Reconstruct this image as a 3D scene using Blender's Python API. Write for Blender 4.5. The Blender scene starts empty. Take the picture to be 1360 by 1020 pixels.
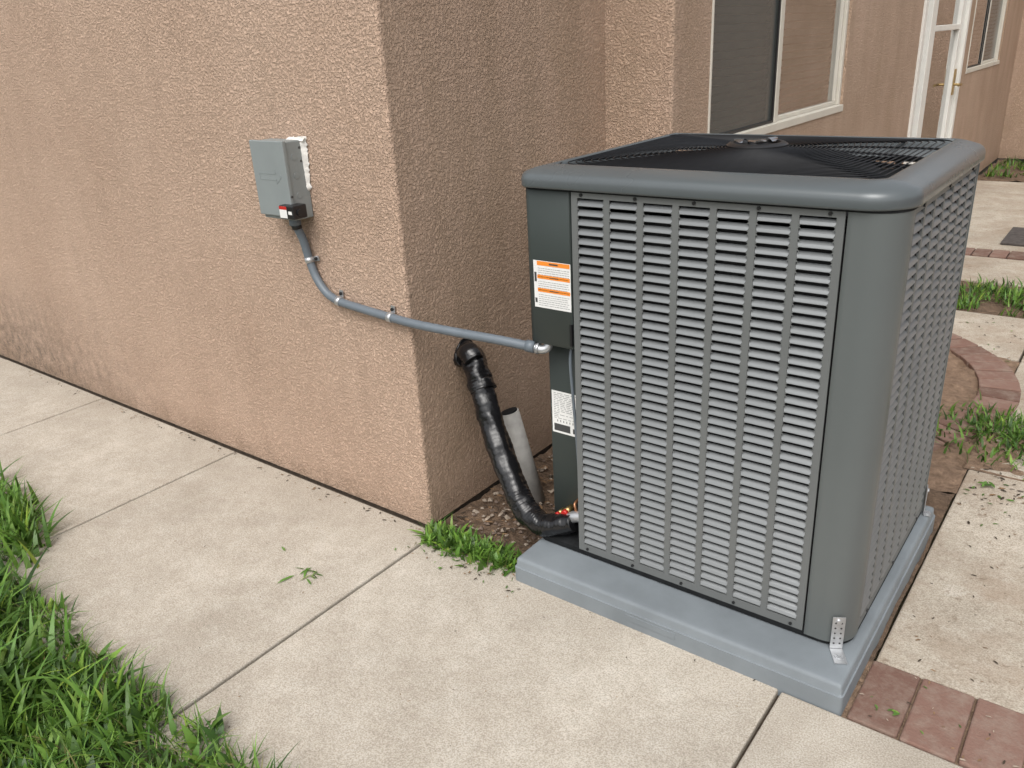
import bpy, math, random
import numpy as np
from mathutils import Matrix, Vector, noise as mnoise
random.seed(4); rng=np.random.default_rng(7)
scene=bpy.context.scene
COL=bpy.context.collection
rad=math.radians

# ---------------- materials ----------------
def nmat(name):
    m=bpy.data.materials.new(name); m.use_nodes=True
    nt=m.node_tree; b=nt.nodes["Principled BSDF"]
    return m,nt,b
def link(nt,a,b): nt.links.new(a,b)
def coords(nt,scale=(1,1,1)):
    tc=nt.nodes.new("ShaderNodeTexCoord"); mp=nt.nodes.new("ShaderNodeMapping")
    mp.inputs["Scale"].default_value=scale
    link(nt,tc.outputs["Object"],mp.inputs[0]); return mp.outputs[0]
def noise(nt,vec,scale,detail=4,rough=.55):
    n=nt.nodes.new("ShaderNodeTexNoise"); n.inputs["Scale"].default_value=scale
    n.inputs["Detail"].default_value=detail; n.inputs["Roughness"].default_value=rough
    link(nt,vec,n.inputs["Vector"]); return n.outputs["Fac"]
def ramp(nt,fac,stops,interp='LINEAR'):
    r=nt.nodes.new("ShaderNodeValToRGB"); e=r.color_ramp.elements
    r.color_ramp.interpolation=interp
    while len(e)<len(stops): e.new(.5)
    for i,(p,c) in enumerate(stops):
        e[i].position=p
        if isinstance(c,(int,float)): c=(c,c,c)
        e[i].color=(*c,1)
    link(nt,fac,r.inputs[0]); return r.outputs[0]
def mix(nt,fac,a,b,mode='MIX'):
    n=nt.nodes.new("ShaderNodeMixRGB"); n.blend_type=mode
    for i,v in enumerate((fac,a,b)):
        if isinstance(v,(int,float)): n.inputs[i].default_value=v if i==0 else (v,v,v,1)
        elif isinstance(v,tuple): n.inputs[i].default_value=(*v,1)
        else: link(nt,v,n.inputs[i])
    return n.outputs[0]
def math_(nt,op,a,b=0.0,c=None,clamp=False):
    n=nt.nodes.new("ShaderNodeMath"); n.operation=op; n.use_clamp=clamp
    for i,v in enumerate((a,b)+(() if c is None else (c,))):
        if isinstance(v,(int,float)): n.inputs[i].default_value=v
        else: link(nt,v,n.inputs[i])
    return n.outputs[0]
def bump(nt,b,h,strength,dist):
    n=nt.nodes.new("ShaderNodeBump"); n.inputs["Strength"].default_value=strength
    n.inputs["Distance"].default_value=dist
    link(nt,h,n.inputs["Height"]); link(nt,n.outputs[0],b.inputs["Normal"])
def simple(name,col,rough=.5,metal=0,var=.12,vscale=8,bstr=0,bscale=200,spec=.5):
    m,nt,b=nmat(name); v=coords(nt)
    n=noise(nt,v,vscale,4)
    c=ramp(nt,n,[(.3,tuple(x*(1-var) for x in col)),(.7,tuple(min(1,x*(1+var)) for x in col))])
    link(nt,c,b.inputs["Base Color"])
    r=ramp(nt,n,[(.3,min(1,rough+.06)),(.7,max(0,rough-.05))])
    link(nt,r,b.inputs["Roughness"])
    b.inputs["Metallic"].default_value=metal; b.inputs["Specular IOR Level"].default_value=spec
    if bstr: bump(nt,b,noise(nt,v,bscale,2),bstr,.002)
    return m

def sepxyz(nt,v):
    s=nt.nodes.new("ShaderNodeSeparateXYZ"); link(nt,v,s.inputs[0]); return s.outputs
def stucco():
    m,nt,b=nmat("stucco"); v=coords(nt)
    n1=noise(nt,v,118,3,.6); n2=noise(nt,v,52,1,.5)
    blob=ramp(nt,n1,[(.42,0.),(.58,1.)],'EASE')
    h=math_(nt,'ADD',math_(nt,'MULTIPLY',blob,.7),math_(nt,'MULTIPLY',n2,.75))
    bump(nt,b,h,1.0,.0066)
    big=noise(nt,v,1.3,4,.6)
    c=ramp(nt,big,[(.3,(.530,.376,.280)),(.7,(.620,.452,.345))])
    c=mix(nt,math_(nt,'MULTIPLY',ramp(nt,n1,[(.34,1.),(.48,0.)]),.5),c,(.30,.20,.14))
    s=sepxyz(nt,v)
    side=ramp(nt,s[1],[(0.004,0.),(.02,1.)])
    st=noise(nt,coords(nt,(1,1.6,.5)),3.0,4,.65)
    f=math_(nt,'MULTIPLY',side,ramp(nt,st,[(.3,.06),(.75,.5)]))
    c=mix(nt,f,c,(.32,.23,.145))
    # vertical water streaks and general grime on the facade
    stk=noise(nt,coords(nt,(3.2,1,.35)),3.4,4,.6)
    c=mix(nt,math_(nt,'MULTIPLY',ramp(nt,stk,[(.5,0.),(.75,1.)]),.16),c,(.30,.215,.15))
    lowz=math_(nt,'MULTIPLY',ramp(nt,s[2],[(.10,1.),(.60,0.)]),ramp(nt,math_(nt,'MULTIPLY',s[0],-.25),[(.34,0.),(.70,1.)]))
    mm=ramp(nt,noise(nt,coords(nt,(1,1,.8)),21,5,.85),[(.34,0.),(.62,1.)])
    c=mix(nt,math_(nt,'MULTIPLY',math_(nt,'MULTIPLY',lowz,mm),.9),c,(.15,.12,.092))
    lz=ramp(nt,s[2],[(0.01,1.),(.13,0.)])
    c=mix(nt,math_(nt,'MULTIPLY',lz,math_(nt,'MULTIPLY',ramp(nt,noise(nt,v,7,5,.75),[(.3,0.),(.65,1.)]),.62)),c,(.27,.19,.13))
    link(nt,c,b.inputs["Base Color"]); b.inputs["Roughness"].default_value=.92
    b.inputs["Specular IOR Level"].default_value=.2
    return m
def concrete(name,dirty=0.,tint=(1,1,1)):
    m,nt,b=nmat(name); v=coords(nt)
    big=noise(nt,v,1.5,5,.62)
    A=tuple(x*y for x,y in zip((.385,.345,.290),tint)); B=tuple(x*y for x,y in zip((.530,.485,.415),tint))
    c=ramp(nt,big,[(.30,A),(.66,B)])
    med=noise(nt,v,11,6,.74)
    c=mix(nt,math_(nt,'MULTIPLY',ramp(nt,med,[(.38,1.),(.54,0.)]),.26),c,(.29,.24,.185))
    c=mix(nt,math_(nt,'MULTIPLY',ramp(nt,med,[(.54,0.),(.66,1.)]),.25),c,(.62,.59,.53))
    fine=noise(nt,v,260,1,.5)
    c=mix(nt,.85,c,ramp(nt,fine,[(.3,(.64,.62,.59)),(.65,(1.1,1.1,1.1))]),'MULTIPLY')
    s=sepxyz(nt,v)
    # grime band next to the house wall
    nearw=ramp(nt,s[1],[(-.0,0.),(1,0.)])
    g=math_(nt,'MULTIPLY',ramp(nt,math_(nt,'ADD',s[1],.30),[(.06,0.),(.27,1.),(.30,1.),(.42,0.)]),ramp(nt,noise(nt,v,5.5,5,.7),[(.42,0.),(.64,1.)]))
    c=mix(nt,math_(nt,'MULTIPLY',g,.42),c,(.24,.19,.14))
    vo=nt.nodes.new("ShaderNodeTexVoronoi"); vo.inputs["Scale"].default_value=4; link(nt,v,vo.inputs["Vector"])
    sp=ramp(nt,vo.outputs["Distance"],[(.012,1.),(.04,0.)])
    c=mix(nt,math_(nt,'MULTIPLY',sp,.5),c,(.20,.15,.10))
    if dirty:
        d=noise(nt,v,2.6,6,.70)
        c=mix(nt,math_(nt,'MULTIPLY',ramp(nt,d,[(.45,0.),(.68,1.)]),dirty*.7),c,(.27,.19,.13))
        d=noise(nt,v,30,4,.75)
        c=mix(nt,math_(nt,'MULTIPLY',ramp(nt,d,[(.57,0.),(.70,1.)]),dirty*.7),c,(.16,.11,.07))
    link(nt,c,b.inputs["Base Color"]); b.inputs["Roughness"].default_value=.88
    b.inputs["Specular IOR Level"].default_value=.25
    bump(nt,b,fine,.6,.002)
    return m
def soilmat(name,a=(.075,.048,.03),c2=(.19,.125,.08)):
    m,nt,b=nmat(name); v=coords(nt)
    n=noise(nt,v,30,6,.75)
    c=ramp(nt,n,[(.3,a),(.62,c2),(.75,tuple(x*1.5 for x in c2))])
    link(nt,c,b.inputs["Base Color"]); b.inputs["Roughness"].default_value=.95
    bump(nt,b,n,1.,.02)
    return m
def brickmat():
    m,nt,b=nmat("clay_brick"); v=coords(nt)
    g=nt.nodes.new("ShaderNodeNewGeometry")
    base=ramp(nt,g.outputs["Random Per Island"],[(0,(.125,.068,.050)),(.5,(.175,.096,.072)),(1,(.22,.13,.10))])
    n=noise(nt,v,18,5,.72)
    c=mix(nt,math_(nt,'MULTIPLY',ramp(nt,n,[(.44,0.),(.66,1.)]),.5),base,(.28,.225,.18))
    link(nt,c,b.inputs["Base Color"]); b.inputs["Roughness"].default_value=.9
    bump(nt,b,noise(nt,v,120,3,.6),.7,.003); return m
def leafmat(name,col):
    m,nt,b=nmat(name)
    g=nt.nodes.new("ShaderNodeNewGeometry")
    lo=tuple(x*.5 for x in col); hi=tuple(x*1.4 for x in col)
    c=ramp(nt,g.outputs["Random Per Island"],[(0,lo),(.85,hi),(1,(hi[0]*1.5,hi[1]*1.1,hi[2]))])
    link(nt,c,b.inputs["Base Color"]); b.inputs["Roughness"].default_value=.42
    b.inputs["Specular IOR Level"].default_value=.4
    tr=nt.nodes.new("ShaderNodeBsdfTranslucent"); link(nt,c,tr.inputs[0])
    mx=nt.nodes.new("ShaderNodeMixShader"); mx.inputs[0].default_value=.25
    out=nt.nodes["Material Output"]
    link(nt,b.outputs[0],mx.inputs[1]); link(nt,tr.outputs[0],mx.inputs[2]); link(nt,mx.outputs[0],out.inputs[0])
    return m
def glass(name,refl,tint,rough=.01,mesh=0):
    m,nt,b=nmat(name); out=nt.nodes["Material Output"]
    t=nt.nodes.new("ShaderNodeBsdfTransparent"); t.inputs[0].default_value=(*tint,1)
    tt=t.outputs[0]
    if mesh:
        df=nt.nodes.new("ShaderNodeBsdfDiffuse"); df.inputs[0].default_value=(.125,.14,.135,1)
        m2=nt.nodes.new("ShaderNodeMixShader"); m2.inputs[0].default_value=mesh
        link(nt,tt,m2.inputs[1]); link(nt,df.outputs[0],m2.inputs[2]); tt=m2.outputs[0]
    g=nt.nodes.new("ShaderNodeBsdfGlossy"); g.inputs["Roughness"].default_value=rough
    v=coords(nt)
    bp=nt.nodes.new("ShaderNodeBump"); bp.inputs["Strength"].default_value=.05; bp.inputs["Distance"].default_value=.01
    link(nt,noise(nt,v,2.5,1),bp.inputs["Height"]); link(nt,bp.outputs[0],g.inputs["Normal"])
    fr=nt.nodes.new("ShaderNodeFresnel"); fr.inputs[0].default_value=1.5
    mx=nt.nodes.new("ShaderNodeMixShader")
    link(nt,math_(nt,'ADD',fr.outputs[0],refl,clamp=True),mx.inputs[0])
    link(nt,tt,mx.inputs[1]); link(nt,g.outputs[0],mx.inputs[2]); link(nt,mx.outputs[0],out.inputs[0])
    return m

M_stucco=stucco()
M_conc=concrete("sidewalk_concrete"); M_conc2=concrete("patio_concrete",.8,(1.0,.98,.95))
M_soil=soilmat("soil"); M_soil2=soilmat("dry_dirt",(.15,.095,.06),(.29,.195,.13))
M_joint=soilmat("joint_dirt",(.04,.029,.020),(.10,.072,.05))
M_brick=brickmat()
M_panel=simple("gray_powdercoat",(.140,.147,.145),.46,.08,.05,5,.08,500,.4)
M_post=simple("post_gray",(.118,.130,.128),.40,.10,.05,3,.05,500,.4)
M_lid=simple("lid_gray",(.095,.108,.113),.26,.12,.07,3,.05,400)
M_serv=simple("service_dark_gray",(.036,.045,.042),.46,.05,.08,5,.08,500,.4)
M_blade=simple("louver_gray",(.205,.215,.218),.38,.35,.06,7)
M_dark=simple("dark_core",(.012,.013,.014),.8,0,.3,30,spec=.2)
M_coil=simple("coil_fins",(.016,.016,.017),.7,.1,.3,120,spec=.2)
M_wire=simple("black_wire",(.007,.0075,.009),.45,0,.2,30,spec=.25)
M_chrome=simple("chrome",(.65,.66,.68),.15,1,.05,20)
M_galv=simple("galvanised_steel",(.50,.51,.52),.38,.75,.15,40)
M_pad=simple("pad_gray_plastic",(.190,.213,.228),.58,0,.12,6,.25,300,.3)
M_box=simple("disconnect_gray",(.23,.255,.255),.5,.05,.06,10,.1,400)
M_cond=simple("conduit_gray",(.125,.148,.170),.45,0,.10,15)
M_black=simple("black_tape",(.008,.008,.009),.22,0,.3,20,.5,60)
M_blackp=simple("black_plastic",(.012,.012,.013),.4)
M_white=simple("label_white",(.74,.74,.72),.5,0,.03,20)
M_orange=simple("label_orange",(.80,.25,.03),.5,0,.03,20)
M_ink=simple("label_ink",(.05,.05,.05),.6)
M_inkg=simple("label_ink_gray",(.30,.30,.30),.6)
M_red=simple("red_cap",(.45,.02,.015),.4)
M_copper=simple("copper",(.35,.17,.09),.4,.8)
M_brass=simple("brass",(.45,.32,.14),.35,.9)
M_vinyl=simple("window_vinyl",(.56,.53,.46),.45,0,.06,6)
M_vinylw=simple("door_white_paint",(.70,.69,.64),.4,0,.05,6)
M_putty=simple("white_putty",(.72,.70,.66),.9,0,.12,40,.8,90)
M_pipe=simple("weathered_pvc",(.36,.35,.33),.8,0,.15,30,.5,150)
M_blind=simple("blind_slats",(.42,.43,.41),.7,0,.1,10)
M_room=simple("interior_wall",(.10,.09,.08),.9)
M_glass=glass("window_glass",.42,(.62,.65,.63)); M_screen=glass("screened_glass",.02,(.55,.58,.57),.2,.55)
M_fence=simple("red_fence_paint",(.42,.18,.16),.75,0,.25,6)
M_bark=simple("bark",(.09,.065,.045),.9,0,.3,12,.8,40)
M_roof=simple("roof_tile",(.20,.11,.075),.85,0,.3,5)
M_fascia=simple("fascia_paint",(.42,.33,.25),.6)
M_mat=simple("doormat_rubber",(.07,.06,.055),.95,0,.3,30,.8,150)
M_curtain=simple("interior_curtain",(.35,.12,.07),.8,0,.8,9)
M_g=[leafmat("grass_a",(.090,.185,.028)),leafmat("grass_b",(.140,.260,.042)),leafmat("grass_c",(.055,.125,.024)),leafmat("grass_dry",(.28,.26,.11))]
M_weed=leafmat("weed_leaf",(.100,.205,.038))
M_tree=leafmat("tree_leaf",(.06,.11,.03))
M_lawn=soilmat("lawn_soil",(.03,.035,.014),(.07,.085,.03))
M_ground=soilmat("ground_soil",(.07,.055,.035),(.14,.12,.07))

# ---------------- mesh helpers ----------------
def empty(name,loc=(0,0,0)):
    o=bpy.data.objects.new(name,None); COL.objects.link(o); o.empty_display_size=.1; return o
def mobj(name,verts,faces,mats,parent=None,smooth=False,midx=None,bevel=0,bseg=2):
    me=bpy.data.meshes.new(name); me.from_pydata([tuple(v) for v in verts],[],faces)
    for m in (mats if isinstance(mats,list) else [mats]): me.materials.append(m)
    if midx is not None: me.polygons.foreach_set("material_index",midx)
    if smooth: me.polygons.foreach_set("use_smooth",[True]*len(me.polygons))
    me.update(); o=bpy.data.objects.new(name,me); COL.objects.link(o)
    if parent: o.parent=parent
    if bevel:
        bm=o.modifiers.new("b","BEVEL"); bm.width=bevel; bm.segments=bseg; bm.limit_method='ANGLE'
    return o
class MB:
    def __init__(s): s.v=[];s.f=[];s.m=[]
    def add(s,v,f,m=0):
        o=len(s.v); s.v+= [tuple(p) for p in v]; s.f+=[tuple(i+o for i in q) for q in f]; s.m+=[m]*len(f)
    def box(s,x0,x1,y0,y1,z0,z1,m=0,T=None):
        v=[(x0,y0,z0),(x1,y0,z0),(x1,y1,z0),(x0,y1,z0),(x0,y0,z1),(x1,y0,z1),(x1,y1,z1),(x0,y1,z1)]
        if T: v=[T(p) for p in v]
        s.add(v,[(3,2,1,0),(4,5,6,7),(0,1,5,4),(1,2,6,5),(2,3,7,6),(3,0,4,7)],m)
    def obj(s,name,mats,parent=None,**k): return mobj(name,s.v,s.f,mats,parent,midx=s.m,**k)
def box(name,x0,x1,y0,y1,z0,z1,mat,parent=None,bevel=0,bseg=2):
    b=MB(); b.box(x0,x1,y0,y1,z0,z1); return b.obj(name,mat,parent,bevel=bevel,bseg=bseg)
def catmull(P,n=8):
    P=[Vector(p) for p in P]; Q=[2*P[0]-P[1]]+P+[2*P[-1]-P[-2]]; out=[]
    for i in range(1,len(Q)-2):
        a,b,c,d=Q[i-1:i+3]
        for k in range(n):
            t=k/n; out.append(.5*((2*b)+(c-a)*t+(2*a-5*b+4*c-d)*t*t+(3*b-a-3*c+d)*t**3))
    out.append(P[-1]); return out
def sweep(name,P,r,mat,parent=None,n=14,seg=8,smooth=True,rf=None,curve=True):
    pts=catmull(P,seg) if curve else [Vector(p) for p in P]
    V=[];F=[];up=None; L=len(pts)
    for i,p in enumerate(pts):
        t=(pts[min(i+1,L-1)]-pts[max(i-1,0)]).normalized()
        if up is None:
            up=t.orthogonal().normalized()
        up=(up-t*up.dot(t)).normalized(); s=t.cross(up)
        for k in range(n):
            a=2*math.pi*k/n; rr=r(i/(L-1)) if callable(r) else r
            if rf: rr*=rf(i,a,p)
            V.append(p+(up*math.cos(a)+s*math.sin(a))*rr)
    for i in range(L-1):
        for k in range(n):
            F.append((i*n+k,i*n+(k+1)%n,(i+1)*n+(k+1)%n,(i+1)*n+k))
    F.append(tuple(range(n-1,-1,-1))); F.append(tuple((L-1)*n+k for k in range(n)))
    o=mobj(name,V,F,mat,parent)
    for q in list(o.data.polygons)[:-2]: q.use_smooth=smooth
    return o
def rr(x0,x1,y0,y1,R,inset=0,ns=8):
    x0+=inset;x1-=inset;y0+=inset;y1-=inset
    R=[max(.006,r-inset) for r in R]; out=[]
    C=[(x0+R[0],y0+R[0],180,R[0]),(x1-R[1],y0+R[1],270,R[1]),(x1-R[2],y1-R[2],0,R[2]),(x0+R[3],y1-R[3],90,R[3])]
    for cx,cy,a0,r in C:
        for k in range(ns+1):
            a=rad(a0+90*k/ns); out.append((cx+r*math.cos(a),cy+r*math.sin(a)))
    return out
def loft(name,rings,mat,parent=None,cap0=False,cap1=False,smooth=True):
    n=len(rings[0]);V=[p for r in rings for p in r];F=[]
    for i in range(len(rings)-1):
        for k in range(n): F.append((i*n+k,i*n+(k+1)%n,(i+1)*n+(k+1)%n,(i+1)*n+k))
    if cap0: F.append(tuple(range(n-1,-1,-1)))
    if cap1: F.append(tuple((len(rings)-1)*n+k for k in range(n)))
    o=mobj(name,V,F,mat,parent,smooth=smooth)
    if smooth:
        try: o.data.set_sharp_from_angle(angle=rad(50))
        except Exception: pass
    return o
def disc(mb,c,nrm,r,m=0,n=12,h=.002):
    nrm=Vector(nrm).normalized(); u=nrm.orthogonal().normalized(); w=nrm.cross(u); c=Vector(c)
    V=[c+(u*math.cos(2*math.pi*k/n)+w*math.sin(2*math.pi*k/n))*r for k in range(n)]
    V+=[v+nrm*h for v in V]
    F=[tuple(n+k for k in range(n))]+[(k,(k+1)%n,n+(k+1)%n,n+k) for k in range(n)]
    mb.add(V,F,m)

# ---------------- ground ----------------
def grid(name,x0,x1,y0,y1,nx,ny,zf,mat,parent=None):
    V=[];F=[]
    for j in range(ny+1):
        for i in range(nx+1):
            x=x0+(x1-x0)*i/nx;y=y0+(y1-y0)*j/ny; V.append((x,y,zf(x,y)))
    for j in range(ny):
        for i in range(nx):
            a=j*(nx+1)+i; F.append((a,a+1,a+nx+2,a+nx+1))
    return mobj(name,V,F,mat,parent,smooth=True)
mobj("ground",[(-80,-80,-.06),(80,-80,-.06),(80,80,-.06),(-80,80,-.06)],[(0,1,2,3)],M_ground)
SW=empty("sidewalk")
sb=MB(); xs=[-9.8,-8.7,-7.6,-6.5,-5.4,-4.32,-3.24,-2.16,-1.08,.04,1.235,2.4,3.6,4.8]
for a,b in zip(xs[:-1],xs[1:]):
    dz=random.uniform(-.002,.002)
    sb.box(a+.0045,b-.0045,-1.06,(-.014 if b<.5 else (-.036 if b<1.3 else -.080)),-.055,dz)
sb.obj("slabs",M_conc,SW,bevel=.005)
mobj("joint_fill",[(-9.8,-1.05,-.020),(4.8,-1.05,-.020),(4.8,-.012,-.020),(-9.8,-.012,-.020)],[(0,1,2,3)],M_joint,SW)
mobj("wall_edge_dirt",[(-9.8,-.03,-.008),(.02,-.03,-.008),(.02,-.002,-.008),(-9.8,-.002,-.008)],[(0,1,2,3)],M_joint,SW)
def fz(s,a,o=0): 
    return lambda x,y: o+a*mnoise.fractal(Vector((x*s,y*s,3.1)),1.,2.,4)
grid("lawn",-9.8,4.8,-4.2,-1.065,150,50,fz(5,.012,-.015),M_lawn)
grid("soil_bed",.004,1.39,-.034,1.155,110,95,fz(14,.014,-.010),M_soil)
RC=(.5,2.05)
pt=MB()
for (a,b) in ((1.395,2.62),(2.63,5.2)):
    for (c,d) in ((.165,1.36),(1.37,2.60),(2.61,3.28)):
        pt.box(a,b,c,d,-.055,-.006)
pt.box(.29,1.385,2.61,3.28,-.055,-.006)
for (a,b) in ((.29,1.55),(1.56,3.2),(3.21,5.2)):
    for (c,d) in ((3.95,4.58),(4.80,6.2),(6.21,7.75)):
        pt.box(a,b,c,d,-.055,-.006)
pt.obj("patio",M_conc2,bevel=.006)
grid("planting_bed",.29,1.393,1.165,2.60,70,80,fz(9,.02,-.012),M_soil2)
grid("planting_bed",1.38,5.2,1.36,2.0,110,26,lambda x,y:-.012+.030*math.exp(-((y-1.62)/.2)**2)*(1 if x<2.6 else 0)*(.4+mnoise.fractal(Vector((x*6,y*6,0)),1.,2.,4)) ,M_soil2)
grid("planting_bed",.29,5.2,3.285,3.945,110,20,fz(9,.02,-.02),M_soil)
grid("planting_bed",.29,5.2,7.76,9.29,90,30,fz(6,.03,-.02),M_soil)
BE=empty("brick_edging")
bb=MB()
x=1.392
while x<5.1:
    w=.113+random.uniform(-.003,.003); dz=random.uniform(-.003,.003)
    bb.box(x,x+w,-.074+random.uniform(-.003,.003),.157+random.uniform(-.003,.003),-.05,.0+dz); x+=w+.006
x=.30
while x<5.1:
    bb.box(x,x+.1,4.59,4.79,-.05,.002+random.uniform(-.002,.002)); x+=.107
for k in range(-62,76,7):
    a0=rad(k+.35); a1=rad(k+6.65); r0,r1=.80,.96; dz=.006+random.uniform(-.003,.003)
    P=[(RC[0]+r*math.cos(a),RC[1]+r*math.sin(a)) for r,a in ((r0,a0),(r1,a0),(r1,a1),(r0,a1))]
    bb.add([(p[0],p[1],-.05) for p in P]+[(p[0],p[1],dz) for p in P],[(3,2,1,0),(4,5,6,7),(0,1,5,4),(1,2,6,5),(2,3,7,6),(3,0,4,7)])
bb.obj("bricks",M_brick,BE,bevel=.005)
mo=MB(); mo.box(1.38,5.1,-.076,.162,-.055,-.010); mo.obj("mortar_bed",M_soil2,BE)
box("doormat",.95,1.42,4.98,5.55,-.004,.012,M_mat,bevel=.004)

# ---------------- house ----------------
H=empty("stucco_house")
HT=3.1
def wallstrip(name,pts,z0=.004,z1=HT):
    V=[];F=[]
    for p in pts: V+=[(p[0],p[1],z0),(p[0],p[1],z1)]
    n=len(pts)
    for i in range(n-1): F.append((2*i,2*i+2,2*i+3,2*i+1))
    return mobj(name,V,F,M_stucco,H,smooth=False)
r=.014
arc=[(-r+r*math.sin(rad(a)),r-r*math.cos(rad(a))) for a in range(0,91,15)]
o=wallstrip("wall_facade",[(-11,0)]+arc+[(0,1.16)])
arc2=[(.28-r+r*math.sin(rad(a)),1.16+r-r*math.cos(rad(a))) for a in range(0,91,15)]
wallstrip("wall_jog",[(0,1.16)]+arc2)
ww=MB(); X=.28
ops=[(1.47,3.21,1.06,2.25),(4.80,6.35,0.02,2.10),(6.60,8.25,1.06,2.25)]
ys=1.16+r
for (a,b,c,d) in ops:
    ww.add([(X,ys,.01),(X,a,.01),(X,a,HT),(X,ys,HT)],[(0,1,2,3)])
    if c>.1: ww.add([(X,a,.01),(X,b,.01),(X,b,c),(X,a,c)],[(0,1,2,3)])
    ww.add([(X,a,d),(X,b,d),(X,b,HT),(X,a,HT)],[(0,1,2,3)])
    D=.09
    ww.add([(X,a,c),(X,a,d),(X-D,a,d),(X-D,a,c)],[(0,1,2,3)])
    ww.add([(X,b,c),(X,b,d),(X-D,b,d),(X-D,b,c)],[(3,2,1,0)])
    ww.add([(X,a,c),(X,b,c),(X-D,b,c),(X-D,a,c)],[(3,2,1,0)])
    ww.add([(X,a,d),(X,b,d),(X-D,b,d),(X-D,a,d)],[(0,1,2,3)])
    ys=b
ww.add([(X,ys,.01),(X,9.3,.01),(X,9.3,HT),(X,ys,HT)],[(0,1,2,3)])
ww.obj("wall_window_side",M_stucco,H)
wallstrip("wall_end",[(X,9.3),(6.5,9.3)])
box("foundation",-11,-.03,.008,.5,-.05,.04,M_joint,H)
box("foundation_return",-.4,-.010,.03,1.2,-.05,.039,M_joint,H)
rf=MB()
rf.box(-11.5,.12,-.12,1.28,HT,HT+.12,1); rf.box(-11.5,.42,1.281,9.0,HT+.001,HT+.119,1); rf.box(-11.5,6.9,9.01,14,HT+.002,HT+.118,1)
rf.add([(-11.5,-.15,HT+.125),(.15,-.15,HT+.125),(-3,5,HT+1.9),(-11.5,5,HT+1.9),(.45,9,HT+.125)],[(0,1,2,3),(1,4,2)],0)
rf.obj("roof",[M_roof,M_fascia],H)
for i,(a,b,c,d) in enumerate(ops):
    ib=MB(); zl=c-.3 if c>.1 else 0
    ib.add([(-1.2,a-.3,zl),(-1.2,b+.3,zl),(-1.2,b+.3,d+.2),(-1.2,a-.3,d+.2),(X-.1,a-.3,zl),(X-.1,b+.3,zl),(X-.1,b+.3,d+.2),(X-.1,a-.3,d+.2)],
      [(0,1,2,3),(0,1,5,4),(1,2,6,5),(2,3,7,6),(3,0,4,7)])
    ib.obj("interior_%d"%i,M_room,H)
def window(name,a,b,c,d,mid,mat1,mat2):
    w=MB(); f=.036; x0,x1=X-.060,X+.006
    w.box(x0,x1,a,b,c,c+f); w.box(x0,x1,a,b,d-f,d); w.box(x0,x1,a,a+.012,c+f,d-f); w.box(x0,x1-.02,b-.030,b,c+f,d-f)
    w.box(x0,x1-.02,mid-.022,mid+.022,c+f,d-f)
    w.box(x0+.01,x1-.035,mid+.024,mid+.048,c+f,d-f); w.box(x0+.01,x1-.035,mid+.049,b-.031,c+f+.0005,c+f+.020)
    w.box(x0+.012,x1-.035,b-.05,b-.0305,c+f+.021,d-f)
    w.obj(name+"_frame",M_vinyl,H,bevel=.003)
    g=MB(); g.box(X-.026,X-.018,a+.0125,a+.024,c+f+.001,d-f); g.box(X-.026,X-.018,mid-.034,mid-.0225,c+f+.001,d-f);g.box(X-.026,X-.018,a+.025,mid-.035,c+f+.001,c+f+.012)
    g.obj(name+"_screen_frame",M_blackp,H)
    mobj(name+"_pane_fixed",[(X-.03,a+.012,c+f),(X-.03,mid-.022,c+f),(X-.03,mid-.022,d-f),(X-.03,a+.012,d-f)],[(0,1,2,3)],mat1,H)
    mobj(name+"_pane_sliding",[(X-.045,mid+.048,c+f),(X-.045,b-.03,c+f),(X-.045,b-.03,d-f),(X-.045,mid+.048,d-f)],[(0,1,2,3)],mat2,H)
    bl=MB(); z=c+.03
    while z<d:
        for (p,q) in ((a+.03,mid),(mid+.01,b-.03)):
            bl.add([(X-.095,p,z),(X-.095,q,z),(X-.075,q,z+.027),(X-.075,p,z+.027)],[(0,1,2,3)])
        z+=.034
    bl.obj(name+"_blinds",M_blind,H)
window("window",*ops[0],2.25,M_screen,M_glass)
window("rear_window",*ops[2],7.4,M_glass,M_screen)
a,b,c,d=ops[1]; w=MB(); x0,x1=X-.08,X+.015
w.box(x0,x1,a,a+.07,c,d); w.box(x0,x1,b-.07,b,c,d); w.box(x0,x1,a+.07,b-.07,d-.07,d)
w.box(x0,x1-.02,a+.32,a+.38,c,d-.07)
dx0,dx1=X-.06,X-.012
w.box(dx0,dx1,a+.39,a+.50,c+.02,d-.08);w.box(dx0,dx1,b-.19,b-.08,c+.02,d-.08)
w.box(dx0,dx1,a+.50,b-.19,c+.02,c+.24);w.box(dx0,dx1,a+.50,b-.19,1.42,1.46);w.box(dx0,dx1,a+.50,b-.19,d-.2,d-.08)
w.obj("door_frame",M_vinylw,H,bevel=.004)
mobj("door_glass",[(X-.04,a+.07,c),(X-.04,b-.07,c),(X-.04,b-.07,d-.07),(X-.04,a+.07,d-.07)],[(0,1,2,3)],M_glass,H)
mobj("door_curtain",[(X-.2,a+.45,c),(X-.2,b-.3,c),(X-.2,b-.3,d),(X-.2,a+.45,d)],[(0,1,2,3)],M_curtain,H)
sweep("door_handle",[(X-.01,b-.13,1.0),(X+.04,b-.13,1.0),(X+.05,b-.15,1.0),(X+.05,b-.25,1.0)],.010,M_brass,H)
box("door_handle_plate",X-.012,X-.004,b-.16,b-.10,.92,1.12,M_brass,H)

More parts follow.
